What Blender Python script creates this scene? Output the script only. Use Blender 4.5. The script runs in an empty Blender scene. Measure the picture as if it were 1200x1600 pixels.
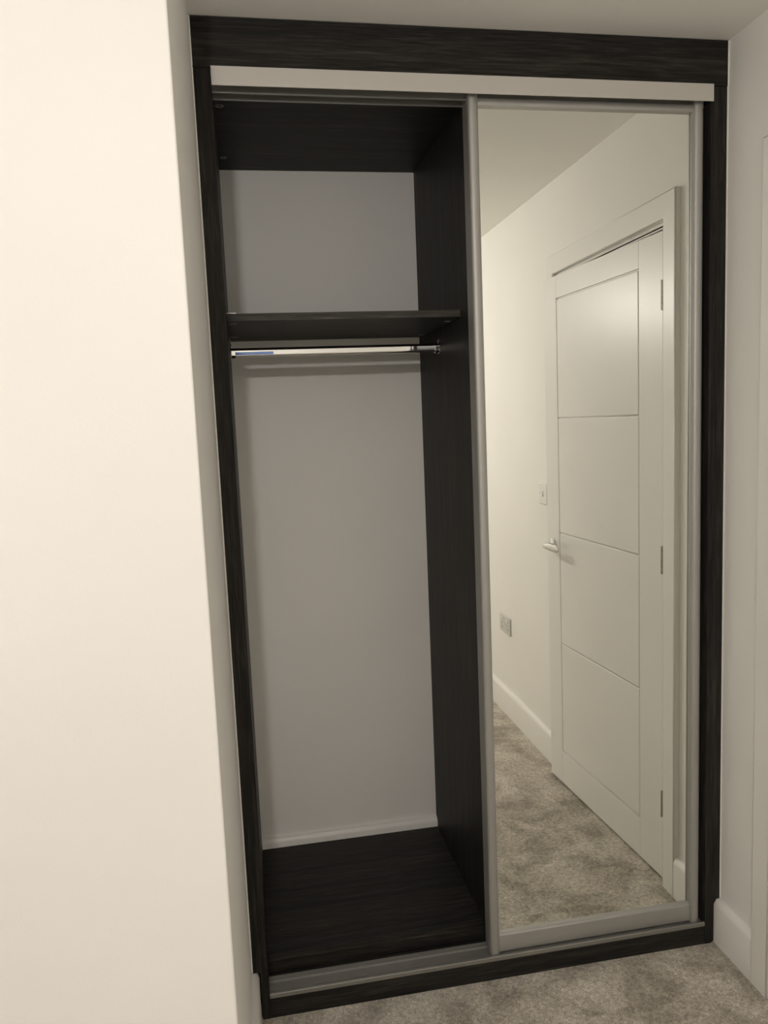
import bpy, bmesh, math, random
from mathutils import Vector, Matrix, noise

# ---------------------------------------------------------------- camera
S = bpy.context.scene
COL = S.collection
W, H, D = 1.2807, 2.36, 0.64          # wardrobe width, ceiling height, depth of the recess
NIB = -0.71                           # front face of the wall on the left
REAR, FARX = -3.3, -1.7               # unseen ends of the room

cam_d = bpy.data.cameras.new('camera')
cam = bpy.data.objects.new('camera', cam_d); COL.objects.link(cam)
yaw, pit, rol = 0.173238494, -0.117308288, -0.0418575418
fw = Vector((math.sin(yaw)*math.cos(pit), math.cos(yaw)*math.cos(pit), math.sin(pit)))
r0 = Vector((math.cos(yaw), -math.sin(yaw), 0)); u0 = r0.cross(fw)
rt = r0*math.cos(rol) + u0*math.sin(rol); up = -r0*math.sin(rol) + u0*math.cos(rol)
M = Matrix((rt, up, -fw)).transposed().to_4x4()
M.translation = Vector((0.06459696, -1.81537958, 1.47825111))
cam.matrix_world = M
cam_d.sensor_fit = 'VERTICAL'; cam_d.sensor_height = 24.0
cam_d.lens = 24.0*1210.07/1600; cam_d.clip_start = 0.02
S.camera = cam

# ---------------------------------------------------------------- world, lamp, exposure
wd = bpy.data.worlds.new('world'); S.world = wd; wd.use_nodes = True
wd.node_tree.nodes['Background'].inputs[0].default_value = (0.02, 0.018, 0.015, 1)
wd.node_tree.nodes['Background'].inputs[1].default_value = 1.0
S.view_settings.view_transform = 'Standard'; S.view_settings.look = 'None'
S.cycles.max_bounces = 14; S.cycles.diffuse_bounces = 9; S.cycles.glossy_bounces = 6
S.view_settings.exposure = 0.12; S.view_settings.gamma = 1.0
S.view_settings.use_curve_mapping = False
LAMP = (-0.090, -2.13, 2.075)              # bulb of the pendant that lights the room
LAMP_GLOW = 3100.0
LAMP_COL = (1.0, 0.945, 0.90)

# ---------------------------------------------------------------- helpers
WORLD = {}                            # object -> world position of its origin

def tag(o, label=None, cat=None, group=None, kind=None):
    if label: o['label'] = label
    if cat: o['category'] = cat
    if group: o['group'] = group
    if kind: o['kind'] = kind
    return o

def empty(name, loc, label=None, cat=None, kind=None, group=None):
    o = bpy.data.objects.new(name, None); COL.objects.link(o)
    o.location = loc; o.empty_display_size = 0.05
    WORLD[o] = Vector(loc)
    return tag(o, label, cat, group, kind)

def obj(name, bm, m, parent=None, origin=None, smooth=False, bevel=0, segs=2):
    bm.normal_update()
    if origin is None:
        xs = [v.co for v in bm.verts]
        origin = Vector([(min(c[i] for c in xs)+max(c[i] for c in xs))/2 for i in range(3)])
        origin.z = min(c[2] for c in xs)
    origin = Vector(origin)
    if bevel:
        es = [e for e in bm.edges if len(e.link_faces) == 2 and e.calc_face_angle(0) > 0.6]
        new = bmesh.ops.bevel(bm, geom=es, offset=bevel, segments=segs, affect='EDGES', profile=0.5, clamp_overlap=True)['faces']
        for f in bm.faces: f.smooth = False
        for f in new: f.smooth = True
    bmesh.ops.translate(bm, verts=bm.verts, vec=-origin)
    me = bpy.data.meshes.new(name); bm.to_mesh(me); bm.free()
    if smooth:
        for f in me.polygons: f.use_smooth = True
    if smooth:
        me.set_sharp_from_angle(angle=math.radians(50))
    me.materials.append(m)
    o = bpy.data.objects.new(name, me); COL.objects.link(o)
    WORLD[o] = origin
    if parent:
        o.parent = parent; o.location = origin - WORLD[parent]
    else:
        o.location = origin
    return o

def box(bm, x0, x1, y0, y1, z0, z1):
    vs = [bm.verts.new(c) for c in ((x0,y0,z0),(x1,y0,z0),(x1,y1,z0),(x0,y1,z0),(x0,y0,z1),(x1,y0,z1),(x1,y1,z1),(x0,y1,z1))]
    for f in ((0,3,2,1),(4,5,6,7),(0,1,5,4),(1,2,6,5),(2,3,7,6),(3,0,4,7)):
        bm.faces.new([vs[i] for i in f])
    return bm

def bx(*a):
    return box(bmesh.new(), *a)

def bxs(*bs):
    bm = bmesh.new()
    for b in bs: box(bm, *b)
    return bm

def prism(bm, pts, axis, a, b):
    """extrude a closed 2D outline along an axis; pts are the other two coordinates in xyz order"""
    def P(p, t):
        q = list(p); q.insert(axis, t); return q
    n = len(pts)
    A = [bm.verts.new(P(p, a)) for p in pts]; B = [bm.verts.new(P(p, b)) for p in pts]
    bm.faces.new(A); bm.faces.new(B[::-1])
    for i in range(n):
        bm.faces.new((A[i], B[i], B[(i+1) % n], A[(i+1) % n]))
    bmesh.ops.recalc_face_normals(bm, faces=bm.faces)
    return bm

def tube(bm, pts, radii, n=16, squash=None, caps=True):
    """swept tube; radii per point (ra, rb)"""
    rings = []
    for i, p in enumerate(pts):
        p = Vector(p)
        d = (Vector(pts[min(i+1, len(pts)-1)]) - Vector(pts[max(i-1, 0)])).normalized()
        ref = Vector((0,0,1)) if abs(d.z) < 0.9 else Vector((1,0,0))
        a = d.cross(ref).normalized(); b = a.cross(d).normalized()
        ra, rb = radii[i] if isinstance(radii[i], tuple) else (radii[i], radii[i])
        rings.append([bm.verts.new(p + a*ra*math.cos(t*2*math.pi/n) + b*rb*math.sin(t*2*math.pi/n)) for t in range(n)])
    for r, s in zip(rings, rings[1:]):
        for t in range(n):
            bm.faces.new((r[t], r[(t+1) % n], s[(t+1) % n], s[t]))
    if caps:
        bm.faces.new(rings[0][::-1]); bm.faces.new(rings[-1])
    bmesh.ops.recalc_face_normals(bm, faces=bm.faces)
    return bm

def lathe(bm, prof, c, axis, n=32):
    """prof: (radius, height) along +axis from c"""
    c = Vector(c); ax = Vector(axis).normalized()
    ref = Vector((0,0,1)) if abs(ax.z) < 0.9 else Vector((1,0,0))
    a = ax.cross(ref).normalized(); b = ax.cross(a).normalized()
    rings = [[bm.verts.new(c + ax*h + (a*math.cos(t*2*math.pi/n) + b*math.sin(t*2*math.pi/n))*max(r, 1e-5)) for t in range(n)] for r, h in prof]
    for r, s in zip(rings, rings[1:]):
        for t in range(n):
            bm.faces.new((r[t], r[(t+1) % n], s[(t+1) % n], s[t]))
    bm.faces.new(rings[0]); bm.faces.new(rings[-1][::-1])
    bmesh.ops.recalc_face_normals(bm, faces=bm.faces)
    return bm

# ---------------------------------------------------------------- materials
def mat(name, col, rough=0.5, metal=0.0, spec=0.5):
    m = bpy.data.materials.new(name); m.use_nodes = True
    b = m.node_tree.nodes['Principled BSDF']
    b.inputs['Base Color'].default_value = (*col, 1); b.inputs['Roughness'].default_value = rough
    b.inputs['Metallic'].default_value = metal; b.inputs['Specular IOR Level'].default_value = spec
    return m

def nodes(m):
    nt = m.node_tree
    return nt, nt.nodes['Principled BSDF'], (lambda t: nt.nodes.new(t)), nt.links.new

def noise_node(nt, vec, scale, detail=2, rough=0.5):
    n = nt.nodes.new('ShaderNodeTexNoise'); n.inputs['Scale'].default_value = scale
    n.inputs['Detail'].default_value = detail; n.inputs['Roughness'].default_value = rough
    nt.links.new(vec, n.inputs['Vector']); return n

def ramp(nt, fac, stops):
    r = nt.nodes.new('ShaderNodeValToRGB'); nt.links.new(fac, r.inputs[0])
    e = r.color_ramp.elements
    while len(e) < len(stops): e.new(0.5)
    for el, (p, c) in zip(e, stops): el.position = p; el.color = (*c, 1) if len(c) == 3 else c
    return r

def bump(nt, h, bsdf, strength, dist):
    b = nt.nodes.new('ShaderNodeBump'); b.inputs['Strength'].default_value = strength
    b.inputs['Distance'].default_value = dist
    nt.links.new(h, b.inputs['Height']); nt.links.new(b.outputs[0], bsdf.inputs['Normal'])

def paint(name, col, rough, dist=0.0004, scale=260, spec=0.5):
    m = mat(name, col, rough, 0, spec); nt, b, N, L = nodes(m)
    tc = N('ShaderNodeTexCoord'); n = noise_node(nt, tc.outputs['Object'], scale, 3)
    big = noise_node(nt, tc.outputs['Object'], 1.7, 2)
    c0 = [c*0.975 for c in col]; c1 = [min(1, c*1.02) for c in col]
    r = ramp(nt, big.outputs[0], [(0.3, c0), (0.7, c1)]); L(r.outputs[0], b.inputs['Base Color'])
    bump(nt, n.outputs[0], b, 0.35, dist)
    return m

def wood(name, axis, gain=1.0):
    m = mat(name, (0.02, 0.018, 0.016), 0.5, 0, 0.15); nt, b, N, L = nodes(m)
    geo = N('ShaderNodeNewGeometry'); mp = N('ShaderNodeMapping'); L(geo.outputs['Position'], mp.inputs['Vector'])
    s = [1, 1, 1]; s[axis] = 0.028; mp.inputs['Scale'].default_value = s
    warp = noise_node(nt, geo.outputs['Position'], 2.2, 2)
    ad = N('ShaderNodeVectorMath'); ad.operation = 'SCALE'; ad.inputs['Scale'].default_value = 0.006
    L(warp.outputs['Color'], ad.inputs[0])
    av = N('ShaderNodeVectorMath'); av.operation = 'ADD'; L(mp.outputs[0], av.inputs[0]); L(ad.outputs[0], av.inputs[1])
    fine = noise_node(nt, av.outputs[0], 420, 5, 0.65)
    mid = noise_node(nt, av.outputs[0], 95, 4, 0.6)
    broad = noise_node(nt, av.outputs[0], 22, 3, 0.5)
    r1 = ramp(nt, fine.outputs[0], [(0.30, (0.012, 0.0118, 0.0108)), (0.52, (0.029, 0.028, 0.0255)), (0.76, (0.072, 0.068, 0.061))])
    r2 = ramp(nt, mid.outputs[0], [(0.32, (0.55, 0.56, 0.58)), (0.60, (1.0, 0.98, 0.96)), (0.84, (1.7, 1.6, 1.5))])
    r3 = ramp(nt, broad.outputs[0], [(0.35, (0.78, 0.80, 0.84)), (0.65, (1.2, 1.13, 1.06))])
    m1 = N('ShaderNodeMix'); m1.data_type = 'RGBA'; m1.blend_type = 'MULTIPLY'; m1.inputs[0].default_value = 1
    L(r1.outputs[0], m1.inputs[6]); L(r2.outputs[0], m1.inputs[7])
    m2 = N('ShaderNodeMix'); m2.data_type = 'RGBA'; m2.blend_type = 'MULTIPLY'; m2.inputs[0].default_value = 1
    L(m1.outputs[2], m2.inputs[6]); L(r3.outputs[0], m2.inputs[7]); gn = N('ShaderNodeVectorMath'); gn.operation = 'SCALE'; gn.inputs['Scale'].default_value = gain
    L(m2.outputs[2], gn.inputs[0]); L(gn.outputs[0], b.inputs['Base Color'])
    bump(nt, fine.outputs[0], b, 0.5, 0.0004)
    return m

def metal_satin(name, col, rough, axis=2):
    m = mat(name, col, rough, 0.6); nt, b, N, L = nodes(m)
    geo = N('ShaderNodeNewGeometry'); mp = N('ShaderNodeMapping'); L(geo.outputs['Position'], mp.inputs['Vector'])
    s = [1, 1, 1]; s[axis] = 0.02; mp.inputs['Scale'].default_value = s
    n = noise_node(nt, mp.outputs[0], 900, 2)
    bump(nt, n.outputs[0], b, 0.12, 0.0001)
    return m

wall_m = paint('wall_paint', (0.86, 0.85, 0.82), 0.62)
ceil_m = paint('ceiling_paint', (0.86, 0.85, 0.82), 0.8, scale=180)
gloss_m = paint('satin_white_woodwork', (0.84, 0.83, 0.80), 0.33, 0.0001, 120)
door_m = paint('painted_door', (0.84, 0.83, 0.80), 0.34, 0.0002, 300)
wood_v = wood('dark_grained_laminate_upright', 2)
wood_h = wood('dark_grained_laminate_lengthwise', 0)
band_m = wood('lit_brown_grained_edge_banding', 0, 2.3)  # lightened laminate: frontal light on the shelf edge is put into the colour
alu = metal_satin('silver_anodised_aluminium', (0.43, 0.425, 0.405), 0.5)
alu_h = metal_satin('silver_anodised_aluminium_lengthwise', (0.43, 0.425, 0.405), 0.5, 0)
apron_m = mat('pale_silver_trim', (0.60, 0.58, 0.545), 0.5, 0.25)
track_m = metal_satin('dull_silver_track', (0.30, 0.295, 0.275), 0.42, 0)
chrome = mat('polished_chrome', (0.74, 0.74, 0.73), 0.05, 1.0)
plas = mat('white_plastic', (0.80, 0.79, 0.76), 0.3)
soc_m = mat('grey_white_plastic', (0.60, 0.59, 0.56), 0.35)
darkplas = mat('dark_plastic', (0.03, 0.03, 0.03), 0.4)
grey_m = mat('grey_metal_rim', (0.35, 0.34, 0.32), 0.35, 0.8)
blue_m = mat('blue_reflection', (0.26, 0.46, 1.0), 0.35)
steel = mat('dull_steel', (0.42, 0.41, 0.39), 0.35, 1.0)
mirror_m = mat('silvered_glass', (0.93, 0.94, 0.895), 0.0, 1.0)
hole_m = mat('dark_hole', (0.02, 0.02, 0.02), 0.6)

def carpet():
    m = mat('beige_carpet', (0.4, 0.36, 0.3), 0.95, 0, 0.1); nt, b, N, L = nodes(m)
    geo = N('ShaderNodeNewGeometry'); P = geo.outputs['Position']
    big = noise_node(nt, P, 7.5, 6, 0.66); big.inputs['Distortion'].default_value = 0.5
    med = noise_node(nt, P, 85, 4, 0.65); med.inputs['Distortion'].default_value = 0.3
    fine = noise_node(nt, P, 300, 3, 0.7)
    r1 = ramp(nt, big.outputs[0], [(0.38, (0.37, 0.335, 0.285)), (0.50, (0.52, 0.48, 0.42)), (0.62, (0.66, 0.615, 0.55))])
    r2 = ramp(nt, med.outputs[0], [(0.34, (0.72, 0.71, 0.70)), (0.5, (1, 1, 1)), (0.66, (1.25, 1.25, 1.22))])
    r3 = ramp(nt, fine.outputs[0], [(0.34, (0.62, 0.61, 0.59)), (0.66, (1.32, 1.32, 1.3))])
    a = N('ShaderNodeMix'); a.data_type = 'RGBA'; a.blend_type = 'MULTIPLY'; a.inputs[0].default_value = 1
    L(r1.outputs[0], a.inputs[6]); L(r2.outputs[0], a.inputs[7])
    c = N('ShaderNodeMix'); c.data_type = 'RGBA'; c.blend_type = 'MULTIPLY'; c.inputs[0].default_value = 1
    L(a.outputs[2], c.inputs[6]); L(r3.outputs[0], c.inputs[7]); L(c.outputs[2], b.inputs['Base Color'])
    bump(nt, fine.outputs[0], b, 0.8, 0.004)
    b.inputs['Sheen Weight'].default_value = 0.15
    return m
carpet_m = carpet()

# ---------------------------------------------------------------- the room shell
DY0, DY1, DZ = -0.2395, -1.034, 1.995        # door opening in the right wall
TH = 0.10
def struct(name, bm, m, parent=None, **k):
    o = obj(name, bm, m, parent, **k)
    if not parent: o['kind'] = 'structure'
    return o

# floor: carpet with a real uneven pile where it can be seen
bm = bmesh.new()
gx0, gx1, gy0, gy1, st = 0.0, W, -2.3, 0.0, 0.007
nx = int((gx1-gx0)/st); ny = int((gy1-gy0)/st)
grid = []
for j in range(ny+1):
    row = []
    for i in range(nx+1):
        x = gx0+(gx1-gx0)*i/nx; y = gy0+(gy1-gy0)*j/ny
        z = 0.0022*noise.noise((x*70, y*70, 0)) + 0.0022*noise.noise((x*16, y*16, 4)) + 0.0016*noise.noise((x*140, y*140, 9))
        e = min(i, nx-i, j, ny-j)
        row.append(bm.verts.new((x, y, z if e > 0 else 0)))
    grid.append(row)
for j in range(ny):
    for i in range(nx):
        f = bm.faces.new((grid[j][i], grid[j][i+1], grid[j+1][i+1], grid[j+1][i])); f.smooth = True
def quad(bm, a, b, c, d): bm.faces.new([bm.verts.new(p) for p in (a, b, c, d)])
quad(bm, (FARX, REAR, 0), (W+1.2, REAR, 0), (W+1.2, gy0, 0), (FARX, gy0, 0))
quad(bm, (FARX, gy0, 0), (0, gy0, 0), (0, NIB, 0), (FARX, NIB, 0))
quad(bm, (W, gy0, 0), (W+1.2, gy0, 0), (W+1.2, D, 0), (W, D, 0))
quad(bm, (0, 0, 0), (W, 0, 0), (W, D, 0), (0, D, 0))
floor = struct('floor', bm, carpet_m, origin=(0, 0, 0))

struct('ceiling', bx(FARX, W+TH, REAR, D, H, H+0.1), ceil_m)
struct('wall_left', bx(FARX-TH, 0.0, NIB, D, 0, H), wall_m, bevel=0.003)
struct('wall_back', bx(0, W+TH, D, D+TH, 0, H), wall_m)
struct('wall_right', bxs((W, W+TH, DY0, D, 0, H), (W, W+TH, REAR, DY1, 0, H), (W, W+TH, DY1, DY0, DZ, H)), wall_m)
struct('wall_rear', bx(FARX-TH, W+TH, REAR-TH, REAR, 0, H), wall_m)
struct('wall_far_left', bx(FARX-TH, FARX, REAR, NIB, 0, H), wall_m)
# landing beyond the door
struct('wall_landing', bxs((W+1.1, W+1.2, -1.8, 0.2, 0, H), (W+TH, W+1.1, -1.9, -1.8, 0, H), (W+TH, W+1.1, 0.2, 0.3, 0, H), (W+TH, W+1.2, -1.9, 0.3, H, H+0.1)), wall_m)

# baseboards with a rounded, chamfered top
SK, ST = 0.127, 0.018
def skirt_profile(face, sgn):                 # outline across the wall: coordinate, height
    p = [(0, 0), (ST, 0), (ST, SK-0.016), (ST-0.002, SK-0.009), (ST-0.006, SK-0.003), (ST-0.010, SK), (0, SK)]
    return [(face + sgn*a, z) for a, z in p]
def skirt_y(name, face, sgn, y0, y1):
    bm = prism(bmesh.new(), skirt_profile(face, sgn), 1, y0, y1)
    return struct(name, bm, gloss_m, smooth=True)
def skirt_x(name, face, sgn, x0, x1):
    bm = prism(bmesh.new(), skirt_profile(face, sgn), 0, x0, x1)
    return struct(name, bm, gloss_m, smooth=True)
skirt_y('baseboard_left', 0.0, 1, NIB-ST, D)
skirt_x('baseboard_nib', NIB, -1, FARX, 0.0)
skirt_x('baseboard_back', D, -1, 0.02, W-0.02)
skirt_y('baseboard_right', W, -1, -0.155, D)
skirt_y('baseboard_right.001', W, -1, REAR, -1.080)
skirt_x('baseboard_rear', REAR, 1, FARX, W)
skirt_y('baseboard_far_left', FARX, 1, REAR, NIB)

# door frame in the right wall: lining with stop, architrave of three boards
t1 = empty('trim_1', (W, (DY0+DY1)/2, 0), kind='structure')
AT = 0.018
oy0, oy1, iy0, iy1, az, iz = -0.155, -1.080, -0.218, -1.017, 2.081, 2.008
def arch(name, pts):
    bm = prism(bmesh.new(), pts, 0, W-AT, W)
    es = [e for e in bm.edges if all(abs(v.co.x-(W-AT)) < 1e-6 for v in e.verts)
          and (abs(e.verts[0].co.y-e.verts[1].co.y) < 1e-6 or (abs(e.verts[0].co.z-e.verts[1].co.z) < 1e-6 and e.verts[0].co.z > 1))]
    new = bmesh.ops.bevel(bm, geom=es, offset=0.004, segments=3, affect='EDGES', profile=0.5)['faces']
    for f in new: f.smooth = True
    return obj(name, bm, gloss_m, t1)
arch('architrave_board', [(oy0, 0), (oy0, az), (iy0, iz), (iy0, 0)])
arch('architrave_board', [(oy1, 0), (iy1, 0), (iy1, iz), (oy1, az)])
arch('architrave_board', [(oy0, az), (oy1, az), (iy1, iz), (iy0, iz)])
lin = bxs((W, W+TH, DY0-0.008, DY0, 0, DZ), (W, W+TH, DY1, DY1+0.008, 0, DZ), (W, W+TH, DY1, DY0, DZ-0.004, DZ+0.004),
          (W+0.040, W+0.052, DY0-0.022, DY0-0.008, 0, DZ-0.004), (W+0.040, W+0.052, DY1+0.008, DY1+0.022, 0, DZ-0.004), (W+0.040, W+0.052, DY1, DY0, DZ-0.018, DZ-0.004))
obj('door_lining', lin, gloss_m, t1)

# ---------------------------------------------------------------- the white panelled door, slightly ajar
HY = -0.254                                    # hinge line
DX = W - 0.004
door = empty('door_1', (DX, HY, 0.0), kind='structure')
LW, LZ0, LZ1, G = 0.768, 0.010, 1.985, 0.0055
y_n, y_f = HY+0.012, HY-LW
FX = DX + G
obj('door_core', bx(FX, FX+0.034, y_f, y_n, LZ0, LZ1), door_m, door)
def pad(name, ya, yb, za, zb, b=0.0028):
    return obj(name, bx(DX, FX+0.001, ya, yb, za, zb), door_m, door, bevel=b, segs=2)
sy0, sy1 = HY-0.113, HY-LW+0.103
pz = [1.900, 1.461, 1.022, 0.585, 0.146]
pad('stile', sy0, y_n, LZ0, LZ1, 0.0009)
pad('stile', y_f, sy1, LZ0, LZ1, 0.0009)
pad('rail', sy1+0.0004, sy0-0.0004, pz[0]+0.003, LZ1, 0.0009)
pad('rail', sy1+0.0004, sy0-0.0004, LZ0, pz[4]-0.003, 0.0009)
for a, b in zip(pz, pz[1:]):
    pad('panel', sy1+0.003, sy0-0.003, b+0.0015, a-0.0015, 0.0050)
for z in (0.213, 0.985, 1.762):
    hb = bmesh.new()
    for k in range(5):
        z0 = z + k*0.0172
        lathe(hb, [(0.0022, 0.0003), (0.0032, 0.0012), (0.0032, 0.0158), (0.0022, 0.0168)], (DX-0.0034, HY+0.0120, z0), (0, 0, 1), 12)
    h = obj('hinge', hb, chrome if z > 1.5 else steel, door, smooth=True)
    obj('hinge_plate', bx(DX-0.002, DX+0.001, HY+0.010, HY+0.0135, z, z+0.086), steel, h)
hc = Vector((DX, HY-LW+0.052, 0.969))
hp = empty('door_handle', hc); hp.parent = door; hp.location = hc - WORLD[door]
tag(hp, 'chrome lever handle on a round rose')
obj('rose', lathe(bmesh.new(), [(0.0, 0), (0.026, 0), (0.026, 0.006), (0.023, 0.009), (0.012, 0.010), (0.0095, 0.013), (0.0, 0.013)], hc, (-1, 0, 0)), chrome, hp, smooth=True)
lv = bmesh.new()
tube(lv, [hc+Vector((-0.010, 0, 0)), hc+Vector((-0.026, 0, 0)), hc+Vector((-0.037, 0.003, 0)), hc+Vector((-0.044, 0.014, 0)), hc+Vector((-0.046, 0.035, 0.001)), hc+Vector((-0.045, 0.070, 0.001)), hc+Vector((-0.043, 0.100, 0)), hc+Vector((-0.042, 0.118, -0.001)), hc+Vector((-0.042, 0.124, -0.001))],
     [0.009, 0.009, (0.010, 0.010), (0.010, 0.011), (0.007, 0.012), (0.006, 0.0145), (0.0055, 0.015), (0.005, 0.011), (0.002, 0.005)], 20)
obj('lever', lv, chrome, hp, smooth=True)
door.rotation_euler = (0, 0, -math.radians(3.7))

# ---------------------------------------------------------------- switch and socket on the right wall
def plate(bm, y0, y1, z0, z1, t=0.009):
    box(bm, W-t, W, y0, y1, z0, z1)
sw = empty('light_switch', (W, -1.179, 1.106), 'white single light switch on the wall beside the panelled door', 'light switch')
bm = bmesh.new(); plate(bm, -1.222, -1.136, 1.105, 1.191); obj('switch_plate', bm, plas, sw, bevel=0.003)
bm = bmesh.new(); prism(bm, [(W-0.0085, 1.136), (W-0.015, 1.138), (W-0.010, 1.160), (W-0.0085, 1.160)], 1, -1.185, -1.173)
obj('rocker', bm, plas, sw, bevel=0.001)
for yy in (-1.209, -1.149):
    obj('screw_cap', lathe(bmesh.new(), [(0.0035, 0), (0.0035, 0.0008), (0.001, 0.0012)], (W-0.009, yy, 1.148), (-1, 0, 0), 12), plas, sw, smooth=True)

so = empty('wall_socket', (W, -1.707, 0.412), 'white double power socket low on the wall above the baseboard', 'power socket')
bm = bmesh.new(); plate(bm, -1.780, -1.634, 0.412, 0.498); obj('socket_plate', bm, soc_m, so, bevel=0.003)
for yc in (-1.745, -1.669):
    bm = bmesh.new(); prism(bm, [(W-0.0085, 0.470), (W-0.0135, 0.472), (W-0.0105, 0.488), (W-0.0085, 0.488)], 1, yc-0.006, yc+0.006)
    obj('rocker', bm, plas, so, bevel=0.0008)
    obj('pin_holes', bxs((W-0.0094, W-0.0088, yc-0.002, yc+0.002, 0.452, 0.460), (W-0.0094, W-0.0088, yc-0.0145, yc-0.008, 0.434, 0.438), (W-0.0094, W-0.0088, yc+0.008, yc+0.0145, 0.434, 0.438)), hole_m, so)
obj('screw_head', lathe(bmesh.new(), [(0.0035, 0), (0.0035, 0.0008), (0.001, 0.0012)], (W-0.009, -1.707, 0.457), (-1, 0, 0), 12), steel, so, smooth=True)

# ---------------------------------------------------------------- the wardrobe
wr = empty('wardrobe', (W/2, 0, 0), 'built-in dark wood grain sliding wardrobe, left half open, right half mirrored', 'wardrobe')
PL, PR = 0.040, 1.234                           # inner edges of the side posts
NOT = 0.021                                     # posts are cut round the baseboards
obj('fascia', bx(0.001, W-0.001, -0.002, 0.018, 2.2545, H-0.001), wood_h, wr, bevel=0.0008)
bm = prism(bmesh.new(), [(0.001, SK+0.002), (NOT-0.001, SK+0.001), (NOT, SK-0.002), (NOT, 0.0), (PL, 0.0), (PL, 2.2535), (0.001, 2.2535)], 1, 0.0, 0.085)
obj('side_post', bm, wood_v, wr, bevel=0.0008)
bm = prism(bmesh.new(), [(PR, 0.0), (W-0.030, 0.0), (W-NOT+0.001, 0.006), (W-NOT+0.001, SK-0.012), (W-0.012, SK+0.002), (W-0.001, SK+0.003), (W-0.001, 2.2535), (PR, 2.2535)], 1, 0.0, 0.085)
obj('side_post', bm, wood_v, wr, bevel=0.0008)
obj('plinth', bx(PL+0.0005, PR-0.0005, 0.001, 0.019, 0.0, 0.054), wood_h, wr, bevel=0.0008)

for x, z0 in ((0.0018, SK+0.004), (W-0.0018, SK+0.004)):
    obj('sealant_bead', tube(bmesh.new(), [(x, -0.0005, z0), (x, -0.0005, 2.256), (x, -0.0025, 2.258), (x, -0.0025, H-0.002)], [0.0019]*4, 8), gloss_m, wr, smooth=True)
# top track: apron in front, two channels behind it
obj('track_apron', bx(PL+0.001, PR+0.0005, -0.012, -0.0095, 2.214, 2.2540), apron_m, wr, bevel=0.0004, segs=1)
tt = bxs((PL+0.001, PR-0.001, -0.0094, 0.072, 2.246, 2.2540),
         (PL+0.001, PR-0.001, 0.0275, 0.0290, 2.2135, 2.246), (PL+0.001, PR-0.001, 0.0650, 0.0665, 2.2135, 2.246),
         (PL+0.001, PR-0.001, 0.0255, 0.0305, 2.2130, 2.2150), (PL+0.001, PR-0.001, 0.0630, 0.0680, 2.2130, 2.2150))
obj('top_track', tt, track_m, wr)
# bottom track on the plinth: upright nose, running ridges behind
bt = bmesh.new()
prism(bt, [(-0.001, 0.0545), (0.068, 0.0545), (0.068, 0.0630), (0.0655, 0.0630), (0.0645, 0.0570), (0.0565, 0.0570), (0.0555, 0.0615), (0.0525, 0.0615), (0.0510, 0.0568),
           (0.0300, 0.0568), (0.0280, 0.0600), (0.0190, 0.0600), (0.0180, 0.0560), (0.0060, 0.0560), (0.0060, 0.0645), (0.0050, 0.0655), (0.0010, 0.0655), (-0.0010, 0.0640)], 0, PL+0.001, PR-0.001)
obj('bottom_track', bt, track_m, wr)
obj('track_support', bx(PL+0.0005, PR-0.0005, 0.019, 0.088, 0.030, 0.054), wood_h, wr)

# carcass
XD = 0.632
obj('divider_panel', bx(XD, XD+0.018, 0.090, D-0.0005, 0.0, 2.2395), wood_v, wr)
obj('left_panel', bx(NOT+0.001, PL-0.0005, 0.086, D-ST-0.0005, 0.0, 2.2395), wood_v, wr)
obj('base_board', bx(PL, XD, 0.100, D-ST-0.0005, 0.079, 0.0975), wood_h, wr, bevel=0.0006)
obj('base_board', bx(XD+0.018, W-ST-0.001, 0.100, D-ST-0.0005, 0.079, 0.0975), wood_h, wr, bevel=0.0006)
obj('base_upstand', bx(PL, XD, 0.104, 0.120, 0.0, 0.0785), wood_h, wr)
tp = obj('top_board', bx(NOT, W-0.001, 0.090, D-0.0005, 2.2400, 2.2585), wood_h, wr)
sh = obj('shelf', bx(PL+0.001, XD-0.0005, 0.160, D-0.012, 1.7360, 1.7540), wood_h, wr, bevel=0.0006)
obj('lit_edge_band', bx(PL+0.001, XD-0.0005, 0.1588, 0.1600, 1.7361, 1.7539), band_m, sh)
obj('shelf', bx(XD+0.0185, W-0.002, 0.160, D-0.012, 1.7360, 1.7540), wood_h, wr, bevel=0.0006)
obj('edge_strip', bx(PL-0.0005, PL+0.022, 0.158, 0.172, 1.7541, 1.7552), steel, sh)
def cam_lock(x, y, z, par):
    b_ = bmesh.new()
    pr = [(0.0095, 0), (0.0095, 0.0014), (0.0078, 0.0018), (0.0068, 0.0006), (0.0, 0.0006)]
    lathe(b_, pr, (x, y, z), (0, 0, -1), 24)
    o = obj('cam_lock', b_, grey_m, par, smooth=True)
    o.data.materials.append(darkplas)
    for p in o.data.polygons:
        if p.center.xy.length < 0.0071 or (p.center.xy.length < 0.0001): p.material_index = 1
    return o
for x, y in ((0.054, 0.165), (0.054, 0.529)): cam_lock(x, y, 2.2399, tp)
for x, y in ((0.0535, 0.206), (0.0535, 0.504), (0.6175, 0.238), (0.6175, 0.546)): cam_lock(x, y, 1.7359, sh)

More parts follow.
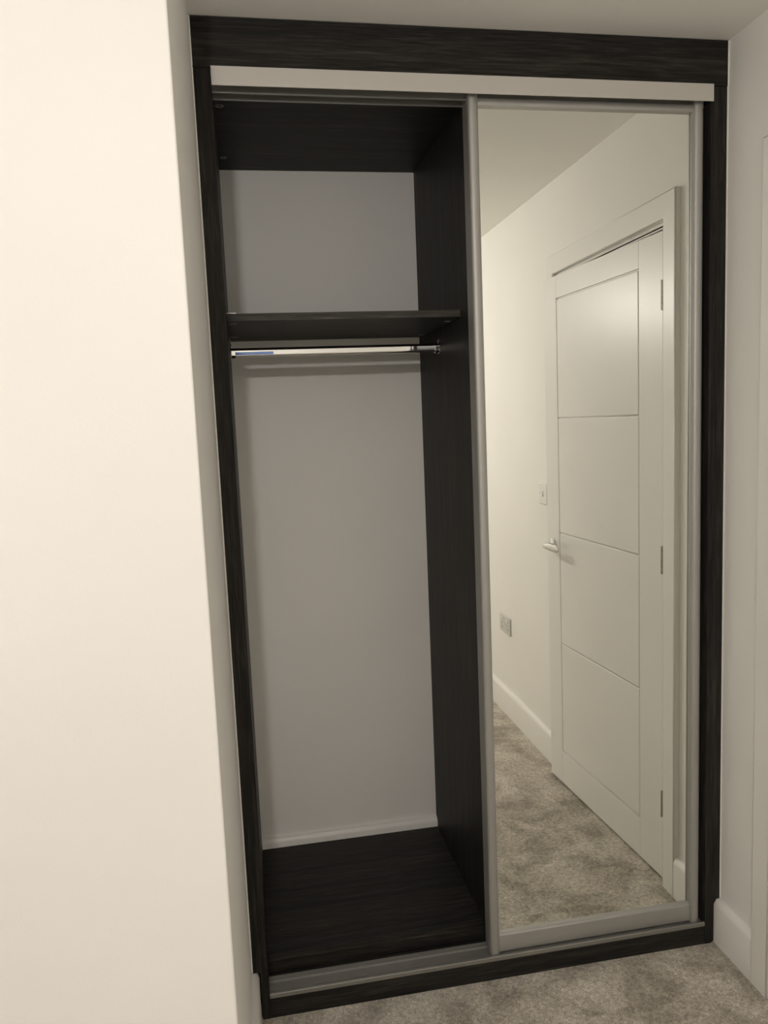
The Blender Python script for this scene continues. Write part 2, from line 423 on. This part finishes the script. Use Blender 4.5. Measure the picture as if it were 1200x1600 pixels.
# hanging rail with its end brackets
RY, RZ = 0.390, 1.680
rb = bmesh.new()
prism(rb, [(RY+0.0075*sy*(math.sin(t) if True else 0), RZ+0.005*sz+0.0075*math.cos(t)*1.0) for sy, sz, t in
     [(1, 1, k*math.pi/16) for k in range(9)] + [(1, -1, math.pi/2+k*math.pi/16) for k in range(9)] + [(1, -1, math.pi+k*math.pi/16) for k in range(1, 9)] + [(1, 1, 1.5*math.pi+k*math.pi/16) for k in range(8)]], 0, PL+0.002, XD-0.002)
rail = obj('hanging_rail', rb, chrome, wr, smooth=True)
tag(rail, 'chrome oval rail')
for s, x in ((1, PL), (-1, XD)):
    b_ = bmesh.new()
    prism(b_, [(RY-0.016, RZ-0.012), (RY-0.008, RZ-0.0165), (RY+0.008, RZ-0.0165), (RY+0.016, RZ-0.012), (RY+0.014, RZ+0.006), (RY+0.007, RZ+0.016), (RY+0.006, RZ+0.026), (RY-0.006, RZ+0.026), (RY-0.007, RZ+0.016), (RY-0.014, RZ+0.006)], 0, x, x+s*0.003)
    prism(b_, [(RY-0.0135, RZ+0.004), (RY-0.0125, RZ-0.008), (RY-0.006, RZ-0.0150), (RY+0.006, RZ-0.0150), (RY+0.0125, RZ-0.008), (RY+0.0135, RZ+0.004), (RY+0.011, RZ+0.004), (RY+0.010, RZ-0.006), (RY+0.005, RZ-0.0122), (RY-0.005, RZ-0.0122), (RY-0.010, RZ-0.006), (RY-0.011, RZ+0.004)], 0, x+s*0.003, x+s*0.014)
    lathe(b_, [(0.0035, 0), (0.0035, 0.001), (0.001, 0.002)], (x+s*0.003, RY, RZ+0.021), (s, 0, 0), 12)
    obj('rail_bracket', b_, chrome, rail, bevel=0.0004, segs=1)
# added thin strip, coloured as the blue reflection of a person in the chrome
fs = obj('reflection_strip', bx(0.050, 0.158, RY-0.0078, RY-0.0074, RZ-0.0068, RZ+0.0012), blue_m, rail)
tag(fs, 'blue strip painted as a reflection at the left end of the rail')

# sliding doors: a bead-fronted frame each
def stile_bm(x0, x1, yf, yb, z0, z1):
    c = (x0+x1)/2; w = (x1-x0)/2; pts = []
    for k in range(13):
        t = math.pi - k*math.pi/12
        pts.append((c + w*math.cos(t), yf + 0.008 - 0.008*math.sin(t)))
    pts += [(x1, yb), (x0, yb)]
    return prism(bmesh.new(), pts, 2, z0, z1)

def sliding_door(x0, x1, yf, pane_name, pane_mat, tilt):
    """x0..x1 outer edges, yf the front of the beads, pane 19 mm behind"""
    d = bpy.data.objects.new('sliding_door', None); COL.objects.link(d); d.parent = wr
    org = Vector(((x0+x1)/2, yf+0.015, 0.066)); WORLD[d] = org; d.location = org - WORLD[wr]
    SW = 0.0255
    zt = 2.2205
    for a in (x0, x1-SW):
        obj('stile', stile_bm(a, a+SW, yf, yf+0.026, 0.060, zt+0.006), alu, d, smooth=True)
    pm = yf + 0.0185
    # bottom rail, rounded top
    pr = [(yf+0.007, 0.066)] + [(yf+0.007+0.005*(1-math.cos(t)), 0.109+0.005*math.sin(t)) for t in (0.0, 0.4, 0.8, 1.2, math.pi/2)] + [(yf+0.026, 0.114), (yf+0.026, 0.066)]
    obj('bottom_rail', prism(bmesh.new(), pr, 0, x0+SW, x1-SW), alu_h, d, smooth=True)
    pr = [(yf+0.009, 2.200), (yf+0.007, 2.203), (yf+0.007, 2.214), (yf+0.011, 2.218), (yf+0.026, 2.218), (yf+0.026, 2.200)]
    obj('top_rail', prism(bmesh.new(), pr, 0, x0+SW, x1-SW), alu_h, d, smooth=True)
    # inner ridge that holds the pane
    rid = bxs((x1-SW-0.0012, x1-SW, yf+0.0115, yf+0.0135, 0.114, 2.200), (x0+SW, x0+SW+0.0012, yf+0.0115, yf+0.0135, 0.114, 2.200))
    obj('pane_bead', rid, alu, d)
    obj(pane_name, bx(x0+SW-0.004, x1-SW+0.004, pm, pm+0.004, 0.105, 2.205), pane_mat, d)
    d.rotation_euler = (0, -math.radians(tilt), 0)
    return d
d1 = sliding_door(0.6215, 1.2235, 0.009, 'mirror_pane', mirror_m, 0.0)
tag(d1, 'front sliding door, fully mirrored')
d2 = sliding_door(0.6245, 1.2080, 0.0400, 'door_panel', mirror_m, 0.0)
tag(d2, 'rear sliding door slid behind the mirrored one')

# ---------------------------------------------------------------- the ceiling pendant that lights the room
lx, ly, lz = LAMP
cl = empty('pendant_lamp', (lx, ly, H), 'bare bulb hanging on a short white cord from the ceiling', 'ceiling light')
obj('ceiling_rose', lathe(bmesh.new(), [(0.0, 0), (0.042, 0), (0.042, 0.008), (0.030, 0.018), (0.008, 0.024), (0.0, 0.024)], (lx, ly, H), (0, 0, -1), 32), plas, cl, smooth=True)
obj('cord', tube(bmesh.new(), [(lx, ly, H-0.02), (lx, ly, lz+0.105)], [0.0035]*2, 10), plas, cl, smooth=True)
obj('lamp_holder', lathe(bmesh.new(), [(0.0, 0.115), (0.010, 0.115), (0.019, 0.098), (0.019, 0.058), (0.0, 0.058)], (lx, ly, lz), (0, 0, 1), 24), plas, cl, smooth=True)
bulb = obj('bulb_base', lathe(bmesh.new(), [(0.0, 0.066), (0.014, 0.066), (0.017, 0.050), (0.019, 0.030), (0.019, 0.018), (0.016, 0.0123), (0.0, 0.0123)], (lx, ly, lz), (0, 0, 1), 32), plas, cl, smooth=True)
em = mat('lamp_glow', (0.8, 0.8, 0.8), 0.5); nb = em.node_tree.nodes['Principled BSDF']
nb.inputs['Emission Color'].default_value = (*LAMP_COL, 1); nb.inputs['Emission Strength'].default_value = LAMP_GLOW
R_ = 0.018
obj('bulb_globe', lathe(bmesh.new(), [(0.0, -0.0069)] + [(R_*math.cos(a), R_*math.sin(a)) for a in [k*math.pi/16 for k in range(-2, 9)]], (lx, ly, lz+0.0052), (0, 0, -1), 32), em, bulb, smooth=True)
